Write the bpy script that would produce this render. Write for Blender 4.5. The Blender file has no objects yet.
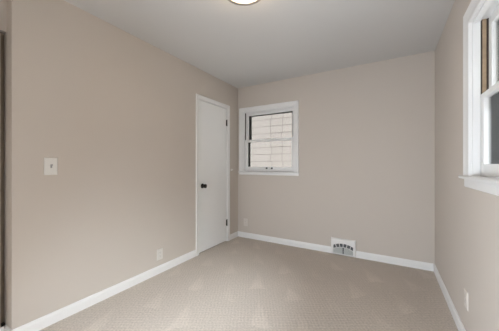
import bpy, bmesh, math, random
from mathutils import Vector, Matrix

random.seed(7)
C = bpy.context.scene.collection
S = bpy.context.scene
PI = math.pi

# ------------------------------------------------------------------ camera
cam_d = bpy.data.cameras.new('camera')
cam = bpy.data.objects.new('camera', cam_d)
C.objects.link(cam)
cam.location = (0, 0, 1.175)
cam.rotation_euler = (PI/2, 0, math.radians(30.27))
cam_d.sensor_width = 36
cam_d.lens = 36*239/499
cam_d.shift_y = -0.001
cam_d.clip_start = 0.02
S.camera = cam

# ------------------------------------------------------------------ exposure
S.view_settings.view_transform = 'Standard'
S.view_settings.look = 'None'
S.view_settings.gamma = 1
S.view_settings.use_curve_mapping = False
S.view_settings.exposure = 0.88

# ------------------------------------------------------------------ sky (bright overcast, sun side to the east)
SKY_BASE, SKY_SUN = 0.53, 42.0
w = bpy.data.worlds.new('overcast_sky')
S.world = w
w.use_nodes = True
nt = w.node_tree
nt.nodes.clear()
out = nt.nodes.new('ShaderNodeOutputWorld')
bg = nt.nodes.new('ShaderNodeBackground')
tc = nt.nodes.new('ShaderNodeTexCoord')
dot = nt.nodes.new('ShaderNodeVectorMath'); dot.operation = 'DOT_PRODUCT'
sd = Vector((0.58, 0.05, 0.81)).normalized()
dot.inputs[1].default_value = sd
mr = nt.nodes.new('ShaderNodeMapRange')
mr.inputs['From Min'].default_value = 0.80
mr.inputs['From Max'].default_value = 1.0
mr.inputs['To Min'].default_value = SKY_BASE
mr.inputs['To Max'].default_value = SKY_BASE + SKY_SUN
nt.links.new(tc.outputs['Generated'], dot.inputs[0])
nt.links.new(dot.outputs['Value'], mr.inputs['Value'])
nt.links.new(mr.outputs['Result'], bg.inputs['Strength'])
bg.inputs['Color'].default_value = (0.90, 0.94, 1.0, 1)
nt.links.new(bg.outputs[0], out.inputs[0])

# ------------------------------------------------------------------ large area light: unseen fill added behind the open doorway
def area_light(name, loc, rot, sx, sy, power, col):
    d = bpy.data.lights.new(name, 'AREA')
    d.shape = 'RECTANGLE'; d.size = sx; d.size_y = sy; d.energy = power; d.color = col
    o = bpy.data.objects.new(name, d); C.objects.link(o)
    o.location = loc; o.rotation_euler = rot
    return o
area_light('fill_light', (-1.34, -0.72, 0.55), (math.radians(74), 0, -math.radians(58)), 0.80, 0.90, 48, (0.80, 0.90, 1.0))
LAMP_STRENGTH = 13.5

# ------------------------------------------------------------------ materials
def nodes(name):
    m = bpy.data.materials.new(name); m.use_nodes = True
    t = m.node_tree
    return m, t, t.nodes['Principled BSDF']

def mat(name, col, rough=0.5, metal=0.0, noise=0.0, scale=8.0, bump=0.0, bscale=200.0, spec=0.5):
    m, t, b = nodes(name)
    b.inputs['Roughness'].default_value = rough
    b.inputs['Metallic'].default_value = metal
    b.inputs['Specular IOR Level'].default_value = spec
    tcn = t.nodes.new('ShaderNodeTexCoord')
    n = t.nodes.new('ShaderNodeTexNoise'); n.inputs['Scale'].default_value = scale; n.inputs['Detail'].default_value = 3
    t.links.new(tcn.outputs['Object'], n.inputs['Vector'])
    mx = t.nodes.new('ShaderNodeMix'); mx.data_type = 'RGBA'
    mx.inputs['A'].default_value = tuple(c*(1-noise) for c in col) + (1,)
    mx.inputs['B'].default_value = tuple(min(1, c*(1+noise)) for c in col) + (1,)
    t.links.new(n.outputs['Fac'], mx.inputs['Factor'])
    t.links.new(mx.outputs['Result'], b.inputs['Base Color'])
    if bump:
        n2 = t.nodes.new('ShaderNodeTexNoise'); n2.inputs['Scale'].default_value = bscale; n2.inputs['Detail'].default_value = 2
        t.links.new(tcn.outputs['Object'], n2.inputs['Vector'])
        bp = t.nodes.new('ShaderNodeBump'); bp.inputs['Strength'].default_value = bump; bp.inputs['Distance'].default_value = 0.002
        t.links.new(n2.outputs['Fac'], bp.inputs['Height'])
        t.links.new(bp.outputs['Normal'], b.inputs['Normal'])
    return m

M_wall = mat('greige_wall_paint', (0.60, 0.540, 0.485), 0.75, noise=0.012, scale=3, bump=0.12, bscale=260, spec=0.3)
M_ceil = mat('white_ceiling_paint', (0.63, 0.615, 0.60), 0.9, noise=0.01, scale=2, bump=0.15, bscale=180, spec=0.2)
M_trim = mat('white_trim_paint', (0.83, 0.82, 0.81), 0.35, noise=0.01, scale=5)
M_door = mat('white_door_paint', (0.87, 0.87, 0.865), 0.38, noise=0.01, scale=3)
M_bronze = mat('dark_bronze', (0.018, 0.014, 0.012), 0.35, metal=0.6, noise=0.2, scale=60)
M_nickel = mat('brushed_nickel', (0.34, 0.31, 0.28), 0.5, metal=0.7, noise=0.05, scale=40)
M_plate = mat('white_plate_plastic', (0.78, 0.76, 0.73), 0.3, noise=0.01)
M_outlet = mat('ivory_outlet_plastic', (0.72, 0.685, 0.64), 0.35, noise=0.01)
M_toggle = mat('shaded_toggle_plastic', (0.36, 0.35, 0.34), 0.4, noise=0.02)  # light toggle, its shadow put into this grey
M_paintplate = mat('painted_over_plate', (0.69, 0.635, 0.585), 0.5, noise=0.01)
M_slot = mat('dark_slot', (0.03, 0.03, 0.03), 0.6, noise=0.1)
M_paintslot = mat('painted_slot', (0.30, 0.27, 0.25), 0.6, noise=0.05)
M_ventw = mat('white_vent_enamel', (0.80, 0.785, 0.77), 0.4, noise=0.01)
M_ventg = mat('grey_vent_fin', (0.62, 0.635, 0.61), 0.45, noise=0.03)
M_ventd = mat('dark_duct', (0.13, 0.135, 0.14), 0.7, noise=0.2)
M_wood = mat('bare_wood_channel', (0.36, 0.26, 0.17), 0.7, noise=0.35, scale=25)
M_darkwood = mat('dark_wood_channel', (0.07, 0.05, 0.04), 0.7, noise=0.3, scale=25)
M_roof = mat('grey_roof', (0.2, 0.2, 0.2), 0.9, noise=0.2)
M_storm_g = mat('grey_storm_aluminium', (0.06, 0.06, 0.052), 0.5, metal=0.2, noise=0.03)
M_storm_w = mat('white_storm_aluminium', (0.72, 0.73, 0.74), 0.45, noise=0.02)
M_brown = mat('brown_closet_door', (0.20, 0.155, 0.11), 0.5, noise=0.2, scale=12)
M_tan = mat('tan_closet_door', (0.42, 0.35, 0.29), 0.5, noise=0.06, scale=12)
M_shingle = mat('pale_shingle', (0.285, 0.25, 0.23), 0.85, noise=0.04, scale=9, bump=0.3, bscale=60)
M_shinglegap = mat('shingle_gap', (0.15, 0.13, 0.12), 0.9, noise=0.1)
M_ground = mat('concrete_ground', (0.28, 0.26, 0.245), 0.95, noise=0.3, scale=4)
M_lump = mat('wall_hook_paint', (0.80, 0.78, 0.75), 0.5, noise=0.02)

def glass(name, tint=(1, 1, 1), rough=0.0, mirror=0.06):
    m = bpy.data.materials.new(name); m.use_nodes = True
    t = m.node_tree; t.nodes.clear()
    o = t.nodes.new('ShaderNodeOutputMaterial')
    tr = t.nodes.new('ShaderNodeBsdfTransparent'); tr.inputs['Color'].default_value = tint + (1,)
    gl = t.nodes.new('ShaderNodeBsdfGlossy'); gl.inputs['Roughness'].default_value = rough
    fr = t.nodes.new('ShaderNodeFresnel'); fr.inputs['IOR'].default_value = 1.3
    mx = t.nodes.new('ShaderNodeMixShader')
    t.links.new(fr.outputs[0], mx.inputs[0])
    t.links.new(tr.outputs[0], mx.inputs[1]); t.links.new(gl.outputs[0], mx.inputs[2])
    t.links.new(mx.outputs[0], o.inputs[0])
    return m
M_glass = glass('clear_glass', (0.96, 0.97, 0.96))
M_screen = glass('insect_screen_mesh', (0.84, 0.85, 0.86), 0.6)

m, t, b = nodes('warm_lamp_glass')
b.inputs['Base Color'].default_value = (0.9, 0.88, 0.84, 1)
b.inputs['Emission Color'].default_value = (1.0, 0.79, 0.55, 1)
b.inputs['Emission Strength'].default_value = LAMP_STRENGTH
M_lamp = m

def carpet():
    m, t, b = nodes('beige_loop_carpet')
    b.inputs['Roughness'].default_value = 0.95
    b.inputs['Specular IOR Level'].default_value = 0.1
    L = t.links.new
    def N(k, **kw):
        n = t.nodes.new(k)
        for a, v in kw.items(): setattr(n, a, v)
        return n
    def math_(op, a, bb=None, clamp=False):
        n = N('ShaderNodeMath', operation=op, use_clamp=clamp)
        for i, v in enumerate((a, bb)):
            if v is None: continue
            if isinstance(v, (int, float)): n.inputs[i].default_value = v
            else: L(v, n.inputs[i])
        return n.outputs[0]
    tcn = N('ShaderNodeTexCoord')
    mp = N('ShaderNodeMapping'); mp.inputs['Rotation'].default_value = (0, 0, math.radians(-30))
    L(tcn.outputs['Object'], mp.inputs['Vector'])
    # loop rows: a fine grid of tufts
    dn = N('ShaderNodeTexNoise'); dn.inputs['Scale'].default_value = 14; dn.inputs['Detail'].default_value = 1
    L(tcn.outputs['Object'], dn.inputs['Vector'])
    sx = N('ShaderNodeSeparateXYZ'); L(mp.outputs[0], sx.inputs[0])
    wob = math_('MULTIPLY', dn.outputs['Fac'], 0.022)
    gx = math_('SINE', math_('MULTIPLY', math_('ADD', sx.outputs[0], wob), 2*PI/0.026))
    gy = math_('SINE', math_('MULTIPLY', math_('ADD', sx.outputs[1], wob), 2*PI/0.030))
    tuft = math_('ADD', math_('MULTIPLY', gx, 0.5), math_('MULTIPLY', gy, 0.6))
    patch = N('ShaderNodeTexNoise'); patch.inputs['Scale'].default_value = 5; patch.inputs['Detail'].default_value = 3
    L(tcn.outputs['Object'], patch.inputs['Vector'])
    fine = N('ShaderNodeTexNoise'); fine.inputs['Scale'].default_value = 75; fine.inputs['Detail'].default_value = 3
    L(tcn.outputs['Object'], fine.inputs['Vector'])
    # brushed pile: wedge-shaped vacuum strokes with the nap laid the other way
    big = N('ShaderNodeTexNoise'); big.inputs['Scale'].default_value = 1.7; big.inputs['Detail'].default_value = 2
    L(tcn.outputs['Object'], big.inputs['Vector'])
    bo = math_('MULTIPLY', big.outputs['Fac'], 0.55)
    u = math_('DIVIDE', math_('ADD', sx.outputs[0], math_('MULTIPLY', bo, 0.25)), 0.30)
    fu = math_('ABSOLUTE', math_('SUBTRACT', math_('FRACT', u), 0.5))
    row = math_('FLOOR', u)
    v = math_('DIVIDE', math_('ADD', math_('ADD', sx.outputs[1], bo), math_('MULTIPLY', row, 0.23)), 0.52)
    fv = math_('FRACT', v)
    wedge = math_('SUBTRACT', math_('MULTIPLY', math_('SUBTRACT', 1.0, math_('DIVIDE', fv, 0.65)), 0.30), fu)
    wedge = math_('MULTIPLY', wedge, 10.0, True)
    wedge = math_('MULTIPLY', wedge, math_('MULTIPLY', math_('SUBTRACT', big.outputs['Fac'], 0.36), 4.0, True))
    val = math_('ADD', 0.955, math_('MULTIPLY', wedge, 0.11))
    val = math_('ADD', val, math_('MULTIPLY', math_('MULTIPLY', tuft, math_('MULTIPLY', math_('SUBTRACT', patch.outputs['Fac'], 0.3), 2.2, True)), 0.10))
    val = math_('ADD', val, math_('MULTIPLY', math_('SUBTRACT', fine.outputs['Fac'], 0.5), 0.62))
    val = math_('ADD', val, math_('MULTIPLY', math_('SUBTRACT', big.outputs['Fac'], 0.5), 0.14))
    cm = N('ShaderNodeMix', data_type='RGBA', blend_type='MULTIPLY')
    cm.inputs['Factor'].default_value = 1
    cm.inputs['A'].default_value = (0.61, 0.545, 0.487, 1)
    L(val, cm.inputs['B'])
    L(cm.outputs['Result'], b.inputs['Base Color'])
    bp = N('ShaderNodeBump'); bp.inputs['Strength'].default_value = 0.2; bp.inputs['Distance'].default_value = 0.006
    L(math_('ADD', tuft, fine.outputs['Fac']), bp.inputs['Height'])
    L(bp.outputs['Normal'], b.inputs['Normal'])
    return m
M_carpet = carpet()

# ------------------------------------------------------------------ mesh helpers
def box(bm, x0, x1, y0, y1, z0, z1, bev=0.0):
    v = [bm.verts.new(p) for p in ((x0,y0,z0),(x1,y0,z0),(x1,y1,z0),(x0,y1,z0),(x0,y0,z1),(x1,y0,z1),(x1,y1,z1),(x0,y1,z1))]
    fs = [bm.faces.new([v[i] for i in q]) for q in ((0,3,2,1),(4,5,6,7),(0,1,5,4),(1,2,6,5),(2,3,7,6),(3,0,4,7))]
    if bev:
        es = list({e for f in fs for e in f.edges})
        bmesh.ops.bevel(bm, geom=es, offset=bev, segments=2, profile=0.6, affect='EDGES')

def prism(bm, prof, a, b_, axis):
    """Extrude a 2D profile along an axis: 'x' -> profile (y,z); 'y' -> profile (x,z); 'z' -> profile (x,y)."""
    def P(p, t):
        return {'x': (t, p[0], p[1]), 'y': (p[0], t, p[1]), 'z': (p[0], p[1], t)}[axis]
    A = [bm.verts.new(P(p, a)) for p in prof]; B = [bm.verts.new(P(p, b_)) for p in prof]
    n = len(prof)
    bm.faces.new(A); bm.faces.new(B[::-1])
    for i in range(n):
        bm.faces.new((A[i], B[i], B[(i+1) % n], A[(i+1) % n]))

def lathe(bm, prof, origin, axis, seg=40, cap=True):
    """Revolve (radius, height) pairs about an axis direction through origin."""
    ax = Vector(axis).normalized()
    q = Vector((0, 0, 1)).rotation_difference(ax).to_matrix()
    o = Vector(origin)
    rings = []
    for r, h in prof:
        if r < 1e-6:
            rings.append([bm.verts.new(o + q @ Vector((0, 0, h)))])
        else:
            rings.append([bm.verts.new(o + q @ Vector((r*math.cos(2*PI*k/seg), r*math.sin(2*PI*k/seg), h))) for k in range(seg)])
    for A, B in zip(rings, rings[1:]):
        for k in range(seg):
            k2 = (k+1) % seg
            if len(A) == 1 and len(B) == 1: continue
            if len(A) == 1: bm.faces.new((A[0], B[k2], B[k]))
            elif len(B) == 1: bm.faces.new((A[k], A[k2], B[0]))
            else: bm.faces.new((A[k], A[k2], B[k2], B[k]))
    if cap:
        for R in (rings[0], rings[-1]):
            if len(R) > 1: bm.faces.new(R)

def obj(name, bm, m, parent=None, smooth=False, loc=None):
    bmesh.ops.recalc_face_normals(bm, faces=bm.faces[:])
    me = bpy.data.meshes.new(name); bm.to_mesh(me); bm.free()
    me.materials.append(m)
    if smooth:
        for p in me.polygons: p.use_smooth = True
        try: me.set_sharp_from_angle(angle=math.radians(40))
        except Exception: pass
    o = bpy.data.objects.new(name, me); C.objects.link(o)
    if parent: o.parent = parent
    if loc: o.location = loc
    return o

def boxes(name, lst, m, parent=None, bev=0.0):
    bm = bmesh.new()
    for q in lst: box(bm, *q, bev=bev)
    return obj(name, bm, m, parent)

def empty(name, loc, rz=0.0, parent=None):
    o = bpy.data.objects.new(name, None); C.objects.link(o)
    o.empty_display_size = 0.05
    o.location = loc; o.rotation_euler = (0, 0, rz)
    if parent: o.parent = parent
    return o

def tag(o, label, cat, group=None, kind=None):
    o['label'] = label; o['category'] = cat
    if group: o['group'] = group
    if kind: o['kind'] = kind
    return o

def struct(o, label, cat):
    return tag(o, label, cat, kind='structure')

# ------------------------------------------------------------------ room dimensions
LX, RX, BY, FY, H = -2.157, 0.438, 3.315, -0.55, 2.44
T, TX = 0.12, 0.17              # inner and outer wall thickness
CL = -2.95                      # far side of closets behind the left wall
LEND = 0.573                    # left wall ends at the closet recess
RECX = -2.255                   # plane of the recessed closet front
DY0, DY1, DZ = 2.379, 2.996, 2.032   # door slab

def wall_with_hole(name, axis, a0, a1, t0, t1, z1, holes):
    """Slab along an axis with rectangular holes (a_lo, a_hi, z_lo, z_hi)."""
    bm = bmesh.new()
    def put(p0, p1, q0, q1):
        if p1-p0 < 1e-5 or q1-q0 < 1e-5: return
        if axis == 'x': box(bm, p0, p1, t0, t1, q0, q1)
        else: box(bm, t0, t1, p0, p1, q0, q1)
    cur = a0
    for h in sorted(holes):
        put(cur, h[0], 0, z1); put(h[0], h[1], 0, h[2]); put(h[0], h[1], h[3], z1); cur = h[1]
    put(cur, a1, 0, z1)
    return obj(name, bm, M_wall)

# windows: (outer casing left, width, head top, stool top, apron bottom)
BW = dict(x=-2.122, W=1.005, top=2.100, stool=1.072, apron=1.020, cas=0.066)
RW = dict(y=2.055, W=1.060, top=2.144, stool=1.106, apron=1.034, cas=0.088)
EPS = 0.004

struct(boxes('floor', [(CL-0.1, RX, FY-0.9, BY, -0.12, 0.0)], M_carpet), 'beige textured loop carpet covering the whole room floor', 'carpet')
struct(boxes('ceiling', [(CL-0.1, RX+TX, FY-0.9, BY+TX, H, H+0.12)], M_ceil), 'smooth white painted ceiling', 'ceiling')
struct(wall_with_hole('wall_left', 'y', LEND, BY, LX-T, LX, H, [(DY0-0.022, DY1+0.022, 0, DZ+0.022)]), 'long greige wall with the white door and light switch', 'wall')
struct(wall_with_hole('wall_back', 'x', CL-0.1, RX+TX, BY, BY+TX, H,
    [(BW['x']+BW['cas']-EPS, BW['x']+BW['W']-BW['cas']+EPS, BW['stool']-0.018, BW['top']-BW['cas']+EPS)]), 'greige wall with the small window and floor vent', 'wall')
struct(wall_with_hole('wall_right', 'y', FY-0.9, BY, RX, RX+TX, H,
    [(RW['y']-RW['W']+RW['cas']-EPS, RW['y']-RW['cas']+EPS, RW['stool']-0.018, RW['top']-RW['cas']+EPS)]), 'greige wall with the window at the picture edge', 'wall')
struct(wall_with_hole('wall_front', 'x', CL-0.1, RX, FY-T, FY, H, [(-1.75, -0.79, 0, 2.05)]), 'greige wall behind the viewer with an open doorway', 'wall')
struct(boxes('wall_hall', [(CL-0.1, RX, FY-0.9-T, FY-0.9, 0, H)], M_wall), 'greige hall wall seen beyond the open doorway', 'wall')
# closet front set back behind the left wall's end, with a low curb and a header
struct(boxes('wall_closet', [(RECX-T, RECX, FY, LEND, 2.085, H), (RECX-T, RECX, FY, LEND, 0, 0.072),
                             (CL-0.1, CL, FY, BY, 0, H), (RECX-T-0.001, LX-T, LEND, LEND+0.1, 0, H)], M_wall), 'recessed greige closet front beside the end of the long wall', 'wall')

# ------------------------------------------------------------------ baseboards
BH, BT = 0.083, 0.013
def base_prof(s, w0):
    """(distance out of wall, z) profile, s = direction of the room from the wall plane w0."""
    return [(w0, 0.0), (w0+s*BT, 0.0), (w0+s*BT, BH-0.022), (w0+s*BT*0.75, BH-0.014), (w0+s*BT*0.6, BH-0.004), (w0+s*BT*0.35, BH), (w0, BH)]
bm = bmesh.new()
prism(bm, base_prof(1, LX), LEND-BT, 2.318, 'y')
prism(bm, base_prof(-1, LEND), LX-T, LX+BT, 'x')
struct(obj('baseboard_left', bm, M_trim), 'white baseboard along the wall from closet recess to door', 'baseboard')
bm = bmesh.new(); prism(bm, base_prof(1, LX), 3.069, BY, 'y')
struct(obj('baseboard_corner', bm, M_trim), 'short white baseboard between door casing and room corner', 'baseboard')
bm = bmesh.new()
prism(bm, base_prof(-1, BY), LX+BT, -0.668, 'x'); prism(bm, base_prof(-1, BY), -0.361, RX-BT, 'x')
struct(obj('baseboard_back', bm, M_trim), 'white baseboard under the small window, broken by the vent', 'baseboard')
bm = bmesh.new(); prism(bm, base_prof(-1, RX), FY, BY, 'y')
struct(obj('baseboard_right', bm, M_trim), 'white baseboard under the window wall at the picture edge', 'baseboard')
bm = bmesh.new(); prism(bm, base_prof(1, RECX), FY, LEND-BT, 'y')
struct(obj('baseboard_closet', bm, M_trim), 'white baseboard on the low curb of the closet', 'baseboard')

# ------------------------------------------------------------------ door in the left wall
door = empty('door_1', (LX, (DY0+DY1)/2, 0))
struct(door, 'narrow flat white interior door with dark knob and hinges', 'door')
def dx(y): return y-(DY0+DY1)/2
bm = bmesh.new(); box(bm, -0.037, -0.002, dx(DY0), dx(DY1), 0.014, DZ, bev=0.002)
slab = obj('door_slab', bm, M_door, door)
# jamb lining the hole
boxes('door_jamb', [(-T, 0.0, dx(DY0)-0.022, dx(DY0)-0.004, 0, DZ+0.022), (-T, 0.0, dx(DY1)+0.004, dx(DY1)+0.022, 0, DZ+0.022),
                    (-T, 0.0, dx(DY0)-0.004, dx(DY1)+0.004, DZ+0.004, DZ+0.022),
                    (-0.060, -0.039, dx(DY0)-0.004, dx(DY0)+0.010, 0, DZ+0.004), (-0.060, -0.039, dx(DY1)-0.010, dx(DY1)+0.004, 0, DZ+0.004),
                    (-0.060, -0.039, dx(DY0), dx(DY1), DZ-0.008, DZ+0.004)], M_trim, door)
def casing_bm(a0, a1, zt, cw, axis_out=0.018):
    """Mitred profiled casing around three sides, in the plane (y, z), face towards +x."""
    bm = bmesh.new()
    prof = [(0.0, 0.0), (0.0, 0.011), (0.006, 0.014), (cw*0.35, 0.012), (cw*0.70, 0.016), (cw-0.012, axis_out), (cw-0.002, axis_out), (cw, axis_out-0.003), (cw, 0.0)]
    # path corners: inner edge offsets outward by p
    def ring(p, o):
        return [(a0-p, 0.0), (a0-p, zt+p), (a1+p, zt+p), (a1+p, 0.0)], o
    rows = []
    for p, o in prof:
        pts, oo = ring(p, o)
        rows.append([bm.verts.new((oo, y, z)) for y, z in pts])
    n = len(rows)
    for i in range(n):
        A, B = rows[i], rows[(i+1) % n]
        for k in range(3):
            bm.faces.new((A[k], A[k+1], B[k+1], B[k]))
    bm.faces.new([r[0] for r in rows]); bm.faces.new([r[3] for r in rows][::-1])
    return bm
obj('door_casing', casing_bm(dx(DY0)-0.010, dx(DY1)+0.012, DZ+0.010, 0.053), M_trim, door)
# knob with rosette, latch plate
ky, kz = dx(2.447), 0.894
bm = bmesh.new()
lathe(bm, [(0.0, 0.0), (0.033, 0.0), (0.033, 0.004), (0.029, 0.009), (0.014, 0.011), (0.0115, 0.016), (0.0115, 0.028), (0.018, 0.033), (0.0265, 0.041), (0.0285, 0.050), (0.0265, 0.058), (0.018, 0.064), (0.0, 0.066)], (-0.002, ky, kz), (1, 0, 0), 32)
k = obj('door_knob', bm, M_bronze, door, smooth=True); k['label'] = 'dark bronze round knob'
boxes('strike_plate', [(-0.02, 0.0015, dx(DY0)-0.0065, dx(DY0)-0.0015, kz-0.028, kz+0.028)], M_bronze, door)
for hz in (1.821, 0.290):
    bm = bmesh.new()
    lathe(bm, [(0.0, -0.053), (0.005, -0.051), (0.0075, -0.047)] + [(0.0075, -0.045), (0.0075, 0.045)] + [(0.0075, 0.047), (0.005, 0.051), (0.0, 0.053)], (0.0065, dx(DY1)+0.002, hz), (0, 0, 1), 16, cap=False)
    box(bm, -0.002, 0.0015, dx(DY1)-0.012, dx(DY1)+0.010, hz-0.044, hz+0.044)
    hg = obj('door_hinge', bm, M_bronze, door, smooth=True); hg['label'] = 'dark bronze hinge'

# ------------------------------------------------------------------ closet sliding doors
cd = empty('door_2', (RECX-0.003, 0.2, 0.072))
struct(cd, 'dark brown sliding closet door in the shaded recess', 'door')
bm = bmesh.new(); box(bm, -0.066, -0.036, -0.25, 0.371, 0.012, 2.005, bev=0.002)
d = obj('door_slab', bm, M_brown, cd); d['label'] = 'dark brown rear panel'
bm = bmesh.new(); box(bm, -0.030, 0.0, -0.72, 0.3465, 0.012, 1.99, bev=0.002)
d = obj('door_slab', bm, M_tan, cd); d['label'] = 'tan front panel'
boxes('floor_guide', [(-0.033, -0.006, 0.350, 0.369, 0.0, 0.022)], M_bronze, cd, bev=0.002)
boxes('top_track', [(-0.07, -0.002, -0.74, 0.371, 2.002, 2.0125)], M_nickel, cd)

# ------------------------------------------------------------------ double-hung windows, local axes: u right (seen from inside), w out of the room, z up
def make_window(name, loc, rz, P, ear, chan, storm_mat, screen, mid, dark_pulls):
    W, cw = P['W'], P['cas']
    zt, zs, za = P['top'], P['stool'], P['apron']
    root = empty(name, loc, rz)
    # casing: mitred, face towards -w
    bm = casing_bm(cw, W-cw, zt-cw-0, cw, 0.020)
    for v in bm.verts:
        x, y, z = v.co
        v.co = (y, -x, max(z, zs) if z < 0.01 else z)
    obj('window_casing', bm, M_trim, root)
    # stool with rounded nose, apron below
    bm = bmesh.new()
    nose = 0.038
    prof = [(0.10, zs-0.018), (-nose+0.005, zs-0.018), (-nose, zs-0.013), (-nose, zs-0.005), (-nose+0.005, zs), (0.10, zs)]
    def clipx(x0, x1, pr): prism(bm, pr, x0, x1, 'x')
    clipx(cw-0.004, W-cw+0.004, prof)
    pe = [(-0.0005, zs-0.018), (-nose+0.005, zs-0.018), (-nose, zs-0.013), (-nose, zs-0.005), (-nose+0.005, zs), (-0.0005, zs)]
    clipx(-ear, cw-0.004, pe); clipx(W-cw+0.004, W+ear, pe)
    obj('window_stool', bm, M_trim, root)
    bm = bmesh.new()
    prism(bm, [(0.0, za), (-0.010, za), (-0.014, za+0.006), (-0.014, zs-0.0185), (0.0, zs-0.0185)], 0.0, W, 'x')
    obj('window_apron', bm, M_trim, root)
    a, bq = cw, W-cw
    zh = zt-cw
    D = TX
    # jamb lining, parting strips
    jt = 0.004
    bm = bmesh.new()
    for x0, x1 in ((a-jt+0.0005, a), (bq, bq+jt-0.0005)):
        box(bm, x0, x1, 0.0, D, zs, zh)
    box(bm, a, bq, 0.0, D, zh, zh+jt-0.0005)
    obj('window_jamb', bm, M_trim, root)
    # interior stop beads
    bm = bmesh.new()
    for x0, x1 in ((a, a+0.012), (bq-0.012, bq)):
        box(bm, x0, x1, 0.006, 0.041, zs, zh)
    box(bm, a+0.012, bq-0.012, 0.006, 0.041, zh-0.012, zh)
    obj('stop_bead', bm, M_trim, root)
    # bare wood sash channel left exposed above the lower sash
    bm = bmesh.new()
    for x0, x1 in (((a, a+0.004),) if dark_pulls else ((a, a+0.004), (bq-0.004, bq))):
        box(bm, x0, x1, 0.042, 0.0775, mid+0.018, zh)
    box(bm, a, a+0.010, 0.0735, 0.0775, mid+0.018, zh)
    if not dark_pulls: box(bm, bq-0.010, bq, 0.0735, 0.0775, mid+0.018, zh)
    ch = obj('sash_channel', bm, chan, root); ch['label'] = 'dark brown sash channel'
    if not dark_pulls:
        bm = bmesh.new()
        for x0, x1 in ((a+0.004, a+0.008), (bq-0.008, bq-0.004)):
            box(bm, x0, x1, 0.050, 0.0685, mid+0.018, zh, 0.001)
        ch = obj('channel_strip', bm, M_wood, root); ch['label'] = 'bare pale wood strip'
    # sashes
    def sash(nm, u0, u1, z0, z1, w0, w1, st, rb, rt):
        bm = bmesh.new(); bev = 0.0025
        box(bm, u0, u0+st, w0, w1, z0, z1, bev); box(bm, u1-st, u1, w0, w1, z0, z1, bev)
        box(bm, u0+st-0.001, u1-st+0.001, w0+0.0005, w1-0.0005, z0, z0+rb, bev); box(bm, u0+st-0.001, u1-st+0.001, w0+0.0005, w1-0.0005, z1-rt, z1, bev)
        s = obj(nm, bm, M_trim, root)
        wm = w0*0.4+w1*0.6
        boxes('glass_pane', [(u0+st-0.002, u1-st+0.002, wm, wm+0.003, z0+rb-0.002, z1-rt+0.002)], M_glass, s)
        return s
    lo = sash('lower_sash', a+0.002, bq-0.002, zs+0.004, mid+0.018, 0.043, 0.073, 0.055, 0.070, 0.034)
    up = sash('upper_sash', a+0.005, bq-0.005, mid-0.018, zh-0.001, 0.078, 0.109, 0.050, 0.034, 0.050)
    # sash lock on the meeting rail
    um = W/2
    bm = bmesh.new()
    lathe(bm, [(0.0, 0.0), (0.021, 0.0), (0.021, 0.004), (0.012, 0.008), (0.012, 0.014), (0.0, 0.016)], (um, 0.060, mid+0.018), (0, 0, 1), 20)
    box(bm, um-0.035, um+0.008, 0.052, 0.061, mid+0.028, mid+0.034, 0.002)
    obj('sash_lock', bm, M_nickel, lo, smooth=True)
    if dark_pulls:
        for uu in dark_pulls:
            bm = bmesh.new()
            z0 = zs+0.052
            box(bm, uu-0.014, uu+0.014, 0.041, 0.0455, z0-0.012, z0+0.014, 0.0015)
            box(bm, uu-0.010, uu+0.010, 0.022, 0.042, z0-0.010, z0-0.004, 0.002)
            o = obj('sash_lift', bm, M_bronze, lo); o['label'] = 'small dark sash lift'
    # storm window outside
    bm = bmesh.new(); f = 0.056; w0, w1 = 0.128, 0.150
    box(bm, a, a+f, w0, w1, zs, mid); box(bm, bq-f, bq, w0, w1, zs, mid)
    fu = f+0.024
    box(bm, a, a+fu, w0, w1, mid, zh); box(bm, bq-fu, bq, w0, w1, mid, zh)
    box(bm, a+f, bq-f, w0, w1, zs, zs+0.045); box(bm, a+fu, bq-fu, w0, w1, zh-f-0.004, zh)
    box(bm, a+f, bq-f, w0, w1, mid-0.014, mid+0.014)
    sw = obj('storm_frame', bm, storm_mat, root)
    boxes('storm_pane', [(a+f-0.002, bq-f+0.002, 0.140, 0.142, mid+0.012, zh-f+0.002)], M_glass, sw)
    boxes('storm_pane', [(a+f-0.002, bq-f+0.002, 0.134, 0.136, zs+0.043, mid-0.012)], M_screen if screen else M_glass, sw)
    # outside sill
    bm = bmesh.new()
    prism(bm, [(0.1005, zs-0.017), (0.1005, zs-0.0005), (D+0.03, zs-0.008), (D+0.03, zs-0.0175)], a-0.003, bq+0.003, 'x')
    obj('outer_sill', bm, M_trim, root)
    return root
w1 = make_window('window_1', (BW['x'], BY, 0), 0.0, BW, 0.006, M_darkwood, M_storm_g, False, 1.566, (0.472, 0.561))
struct(w1, 'small white double-hung window in the far wall corner', 'window')
w2 = make_window('window_2', (RX, RW['y'], 0), -PI/2, RW, 0.030, M_darkwood, M_storm_w, True, 1.585, None)
struct(w2, 'bright white double-hung window cut off by the picture edge', 'window')

# ------------------------------------------------------------------ ceiling light
cl = tag(empty('ceiling_light', (-0.852, 1.384, H)), 'round flush ceiling light with metal rim, lit warm white', 'ceiling light')
bm = bmesh.new(); lathe(bm, [(0.0, 0.0), (0.115, 0.0), (0.115, -0.018), (0.0, -0.020)], (0, 0, 0), (0, 0, 1), 48)
obj('base_pan', bm, M_plate, cl, smooth=True)
R = 0.150
bm = bmesh.new()
prof = [(R-0.026, -0.056), (R-0.003, -0.056), (R, -0.060), (R, -0.080), (R-0.004, -0.086), (R-0.022, -0.086), (R-0.026, -0.081)]
lathe(bm, prof + [prof[0]], (0, 0, 0), (0, 0, 1), 64, cap=False)
rim = obj('rim', bm, M_nickel, cl, smooth=True); rim['label'] = 'brushed metal rim'
bm = bmesh.new()
lathe(bm, [(0.112, -0.004), (0.119, -0.020), (0.1230, -0.054), (0.1235, -0.077), (0.11, -0.079), (0.0, -0.082)], (0, 0, 0), (0, 0, 1), 64)
df = obj('diffuser', bm, M_lamp, cl, smooth=True); df['label'] = 'glowing frosted diffuser'

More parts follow.
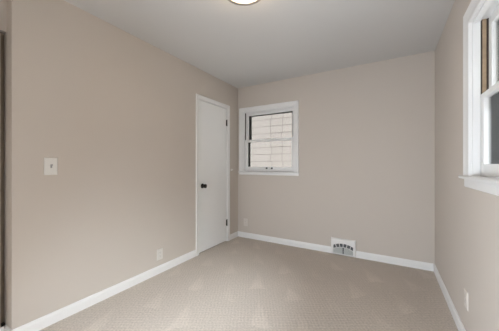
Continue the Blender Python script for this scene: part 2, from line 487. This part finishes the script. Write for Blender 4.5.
# ------------------------------------------------------------------ wall plates; local: face towards -w (w = local y), like the windows
def plate_bm(hw, hh, th=0.006):
    bm = bmesh.new()
    prof = [(hw, hh, 0.0), (hw, hh, -0.002), (hw-0.004, hh-0.004, -th)]
    rings = []
    for a, c, y in prof:
        rings.append([bm.verts.new((sx*a, y, sz*c)) for sx, sz in ((-1,-1),(1,-1),(1,1),(-1,1))])
    for A, B in zip(rings, rings[1:]):
        for k in range(4): bm.faces.new((A[k], A[(k+1)%4], B[(k+1)%4], B[k]))
    bm.faces.new(rings[-1]); bm.faces.new(rings[0][::-1])
    return bm
def screw(parent, x, z, y, m):
    bm = bmesh.new(); lathe(bm, [(0.0, 0.0), (0.0035, 0.0), (0.0030, 0.0012), (0.0, 0.0016)], (x, y, z), (0, -1, 0), 14)
    return obj('screw', bm, m, parent, smooth=True)

sw = tag(empty('light_switch', (LX, 0.785, 1.166), PI/2), 'white toggle light switch plate on the long wall', 'light switch')
obj('cover_plate', plate_bm(0.041, 0.064), M_plate, sw)
bm = bmesh.new(); box(bm, -0.016, 0.016, -0.0075, -0.0055, -0.034, 0.034, 0.0008)
obj('switch_frame', bm, M_plate, sw)
bm = bmesh.new(); box(bm, -0.0055, 0.0055, -0.0085, -0.007, -0.013, 0.013)
prism(bm, [(-0.0085, -0.006), (-0.0085, 0.006), (-0.022, 0.015), (-0.022, 0.008)], -0.0042, 0.0042, 'x')
o = obj('toggle', bm, M_toggle, sw); o['label'] = 'toggle lever toned grey for its shadow'
screw(sw, 0, 0.048, -0.006, M_plate); screw(sw, 0, -0.048, -0.006, M_plate)

def make_outlet(loc, rz, label, mp, ms, hw=0.038, hh=0.060):
    r = tag(empty('wall_outlet', loc, rz), label, 'outlet', 'wall outlets above the baseboard')
    obj('cover_plate', plate_bm(hw, hh), mp, r)
    for s in (1, -1):
        bm = bmesh.new()
        pts = [(0.0165*math.cos(a), s*0.0195+0.0145*math.sin(a)) for a in [2*PI*q/24 for q in range(24)]]
        pts = [(max(-0.0165, min(0.0165, 1.15*x)), z) for x, z in pts]
        A = [bm.verts.new((x, -0.0055, z)) for x, z in pts]; B = [bm.verts.new((x, -0.0080, z)) for x, z in pts]
        bm.faces.new(A); bm.faces.new(B[::-1])
        for q in range(24): bm.faces.new((A[q], A[(q+1) % 24], B[(q+1) % 24], B[q]))
        f = obj('receptacle', bm, mp, r)
        bm = bmesh.new(); z = s*0.0195
        box(bm, -0.0075, -0.0050, -0.0083, -0.0076, z-0.003, z+0.006); box(bm, 0.0050, 0.0075, -0.0083, -0.0076, z-0.002, z+0.005)
        lathe(bm, [(0.0, 0.0), (0.0025, 0.0), (0.0025, 0.0007), (0.0, 0.0007)], (0, -0.0076, z-0.0075), (0, -1, 0), 12)
        obj('socket_slots', bm, ms, f)
    screw(r, 0, 0, -0.006, mp)
    return r
make_outlet((LX, 1.757, 0.205), PI/2, 'white wall outlet low on the long wall, nearest the door', M_outlet, M_paintslot)
make_outlet((-2.006, BY, 0.247), 0.0, 'greige painted-over outlet under the small window by the corner', M_paintplate, M_paintslot)
make_outlet((RX, 2.060, 0.300), -PI/2, 'greige painted-over outlet low under the cut-off window', M_paintplate, M_paintslot)

# ------------------------------------------------------------------ wall vent (baseboard register)
VW, VH, VD = 0.152, 0.210, 0.030
vent = tag(empty('wall_vent', (-0.5145, BY, 0.001)), 'white metal heating register with fanned slots over the baseboard', 'vent')
ou, z0, ze, zm = 0.121, 0.020, 0.122, 0.152    # opening: half width, bottom, arch edge height, arch middle height
def archz(x): return zm-(zm-ze)*(x/ou)**2
bm = bmesh.new()
n = 24
inner = [(-ou, z0), (ou, z0)] + [(ou-2*ou*i/n, archz(ou-2*ou*i/n)) for i in range(n+1)]
outer = []
for x, z in inner:
    outer.append(None)
# outer rectangle sampled to match the opening
outer = [(-VW, 0.0), (VW, 0.0)] + [(VW-2*VW*i/n, VH) for i in range(n+1)]
def ringset(y, pts): return [bm.verts.new((x, y, z)) for x, z in pts]
def shrink(pts, d):
    return [(x-math.copysign(d, x) if abs(x) > VW-1e-4 else x, z-d if z > VH-1e-4 else (z+d if z < 1e-4 else z)) for x, z in pts]
A = ringset(0.0, outer); B = ringset(-VD+0.012, outer); Cc = ringset(-VD, shrink(outer, 0.010)); Di = ringset(-VD, inner); Ei = ringset(-VD+0.014, inner)
for P_, Q_ in ((A, B), (B, Cc), (Cc, Di), (Di, Ei)):
    for i in range(len(P_)):
        j = (i+1) % len(P_); bm.faces.new((P_[i], P_[j], Q_[j], Q_[i]))
obj('vent_frame', bm, M_ventw, vent)
boxes('duct_back', [(-ou-0.004, ou+0.004, -0.006, -0.003, z0-0.004, zm+0.004)], M_ventd, vent)
# vertical fins behind the lower grille
bm = bmesh.new(); nf = 30
for i in range(nf):
    x = -ou+0.003+(2*ou-0.006)*i/(nf-1)
    if abs(x) < 0.010: continue
    box(bm, x-0.0026, x+0.0026, -VD+0.006, -0.008, z0, archz(x)-0.052)
for zz in (0.036, 0.054, 0.072):
    box(bm, -ou, ou, -VD+0.004, -VD+0.008, zz-0.002, zz+0.002)
g = obj('lower_grille', bm, M_ventg, vent); g['label'] = 'grey finned lower grille'
# white arched band below the slots and the bars that part the slots
bm = bmesh.new()
for i in range(n):
    xa, xb = -ou+2*ou*i/n, -ou+2*ou*(i+1)/n
    za_, zb_ = archz(xa)-0.052, archz(xb)-0.052
    v = [bm.verts.new(p) for p in ((xa, -VD+0.002, za_), (xb, -VD+0.002, zb_), (xb, -VD+0.002, zb_+0.007), (xa, -VD+0.002, za_+0.007),
                                   (xa, -VD+0.010, za_), (xb, -VD+0.010, zb_), (xb, -VD+0.010, zb_+0.007), (xa, -VD+0.010, za_+0.007))]
    for q in ((0,1,2,3), (4,7,6,5), (0,4,5,1), (3,2,6,7)): bm.faces.new([v[t_] for t_ in q])
obj('arched_band', bm, M_ventw, vent)
bars = [-0.080, -0.040, 0.0, 0.040, 0.080]
for x in bars:
    bm = bmesh.new()
    tilt = x*0.22
    zlo, zhi = archz(x)-0.048, archz(x+tilt*0.3)+0.003
    hw = 0.0042
    prism(bm, [(x-hw, zlo), (x+hw, zlo), (x+tilt+hw, zhi), (x+tilt-hw, zhi)], -VD+0.002, -VD+0.012, 'y')
    obj('slot_bar', bm, M_ventw, vent)
bm = bmesh.new()
box(bm, -0.0035, 0.0035, -VD+0.001, -0.008, z0, 0.098); box(bm, -0.004, 0.004, -VD-0.010, -VD+0.002, 0.050, 0.066, 0.001)
lv = obj('damper_lever', bm, M_ventd, vent); lv['label'] = 'dark damper lever'

# ------------------------------------------------------------------ small hook by the window
hk = tag(empty('wall_hook', (LX, 3.125, 1.098), PI/2), 'tiny pale hook on the wall between door and window', 'hook')
bm = bmesh.new(); lathe(bm, [(0.0, 0.0), (0.017, 0.0), (0.016, 0.005), (0.0, 0.007)], (0, 0, 0), (0, -1, 0), 20)
obj('hook_base', bm, M_lump, hk, smooth=True)
bm = bmesh.new()
prism(bm, [(-0.006, -0.004), (-0.022, -0.006), (-0.028, 0.004), (-0.028, 0.016), (-0.023, 0.016), (-0.021, 0.004), (-0.006, 0.004)], -0.005, 0.005, 'x')
obj('hook_prong', bm, M_lump, hk)

# ------------------------------------------------------------------ outside: neighbouring house in pale shingles, ground
struct(boxes('ground', [(-25, 25, -20, 30, -0.70, -0.60)], M_ground), 'pale concrete yard between the houses outside', 'ground')
nh = tag(empty('neighbour_house', (-3.5, 7.0, -0.6)), 'pale shingled house wall seen through the small window', 'house')
boxes('house_wall', [(-7, 4.6, 0.002, 6.0, 0, 5.2)], M_shinglegap, nh)
bm = bmesh.new(); cz = 0.226
row = 0; z = 0.095
joints = [-7.0]
while joints[-1] < -0.6: joints.append(joints[-1]+random.uniform(0.55, 0.95))
joints = [j for j in joints if j < -0.35] + [0.222, 0.607]
while joints[-1] < 4.2: joints.append(joints[-1]+random.uniform(0.55, 0.95))
joints = [j for j in joints if j < 4.3] + [4.6]
z -= cz
while z < 5.0:
    js = [j if k in (0, len(joints)-1) else j+random.uniform(-0.03, 0.03) for k, j in enumerate(joints)]
    for xa, xb in zip(js, js[1:]):
        xa, xb = xa+0.007, xb-0.007
        zb = z+random.uniform(-0.003, 0.003)
        v = [bm.verts.new(p) for p in ((xa, -0.006, zb), (xb, -0.006, zb), (xb, -0.001, z+cz-0.012), (xa, -0.001, z+cz-0.012), (xa, 0.02, zb), (xb, 0.02, zb))]
        bm.faces.new(v[:4]); bm.faces.new((v[0], v[4], v[5], v[1]))
    z += cz
obj('shingles', bm, M_shingle, nh)
bm = bmesh.new()
prism(bm, [(-0.35, 5.15), (-0.35, 5.25), (3.0, 7.2), (6.35, 5.25), (6.35, 5.15)], -7.3, 4.9, 'x')
obj('roof', bm, M_roof, nh)
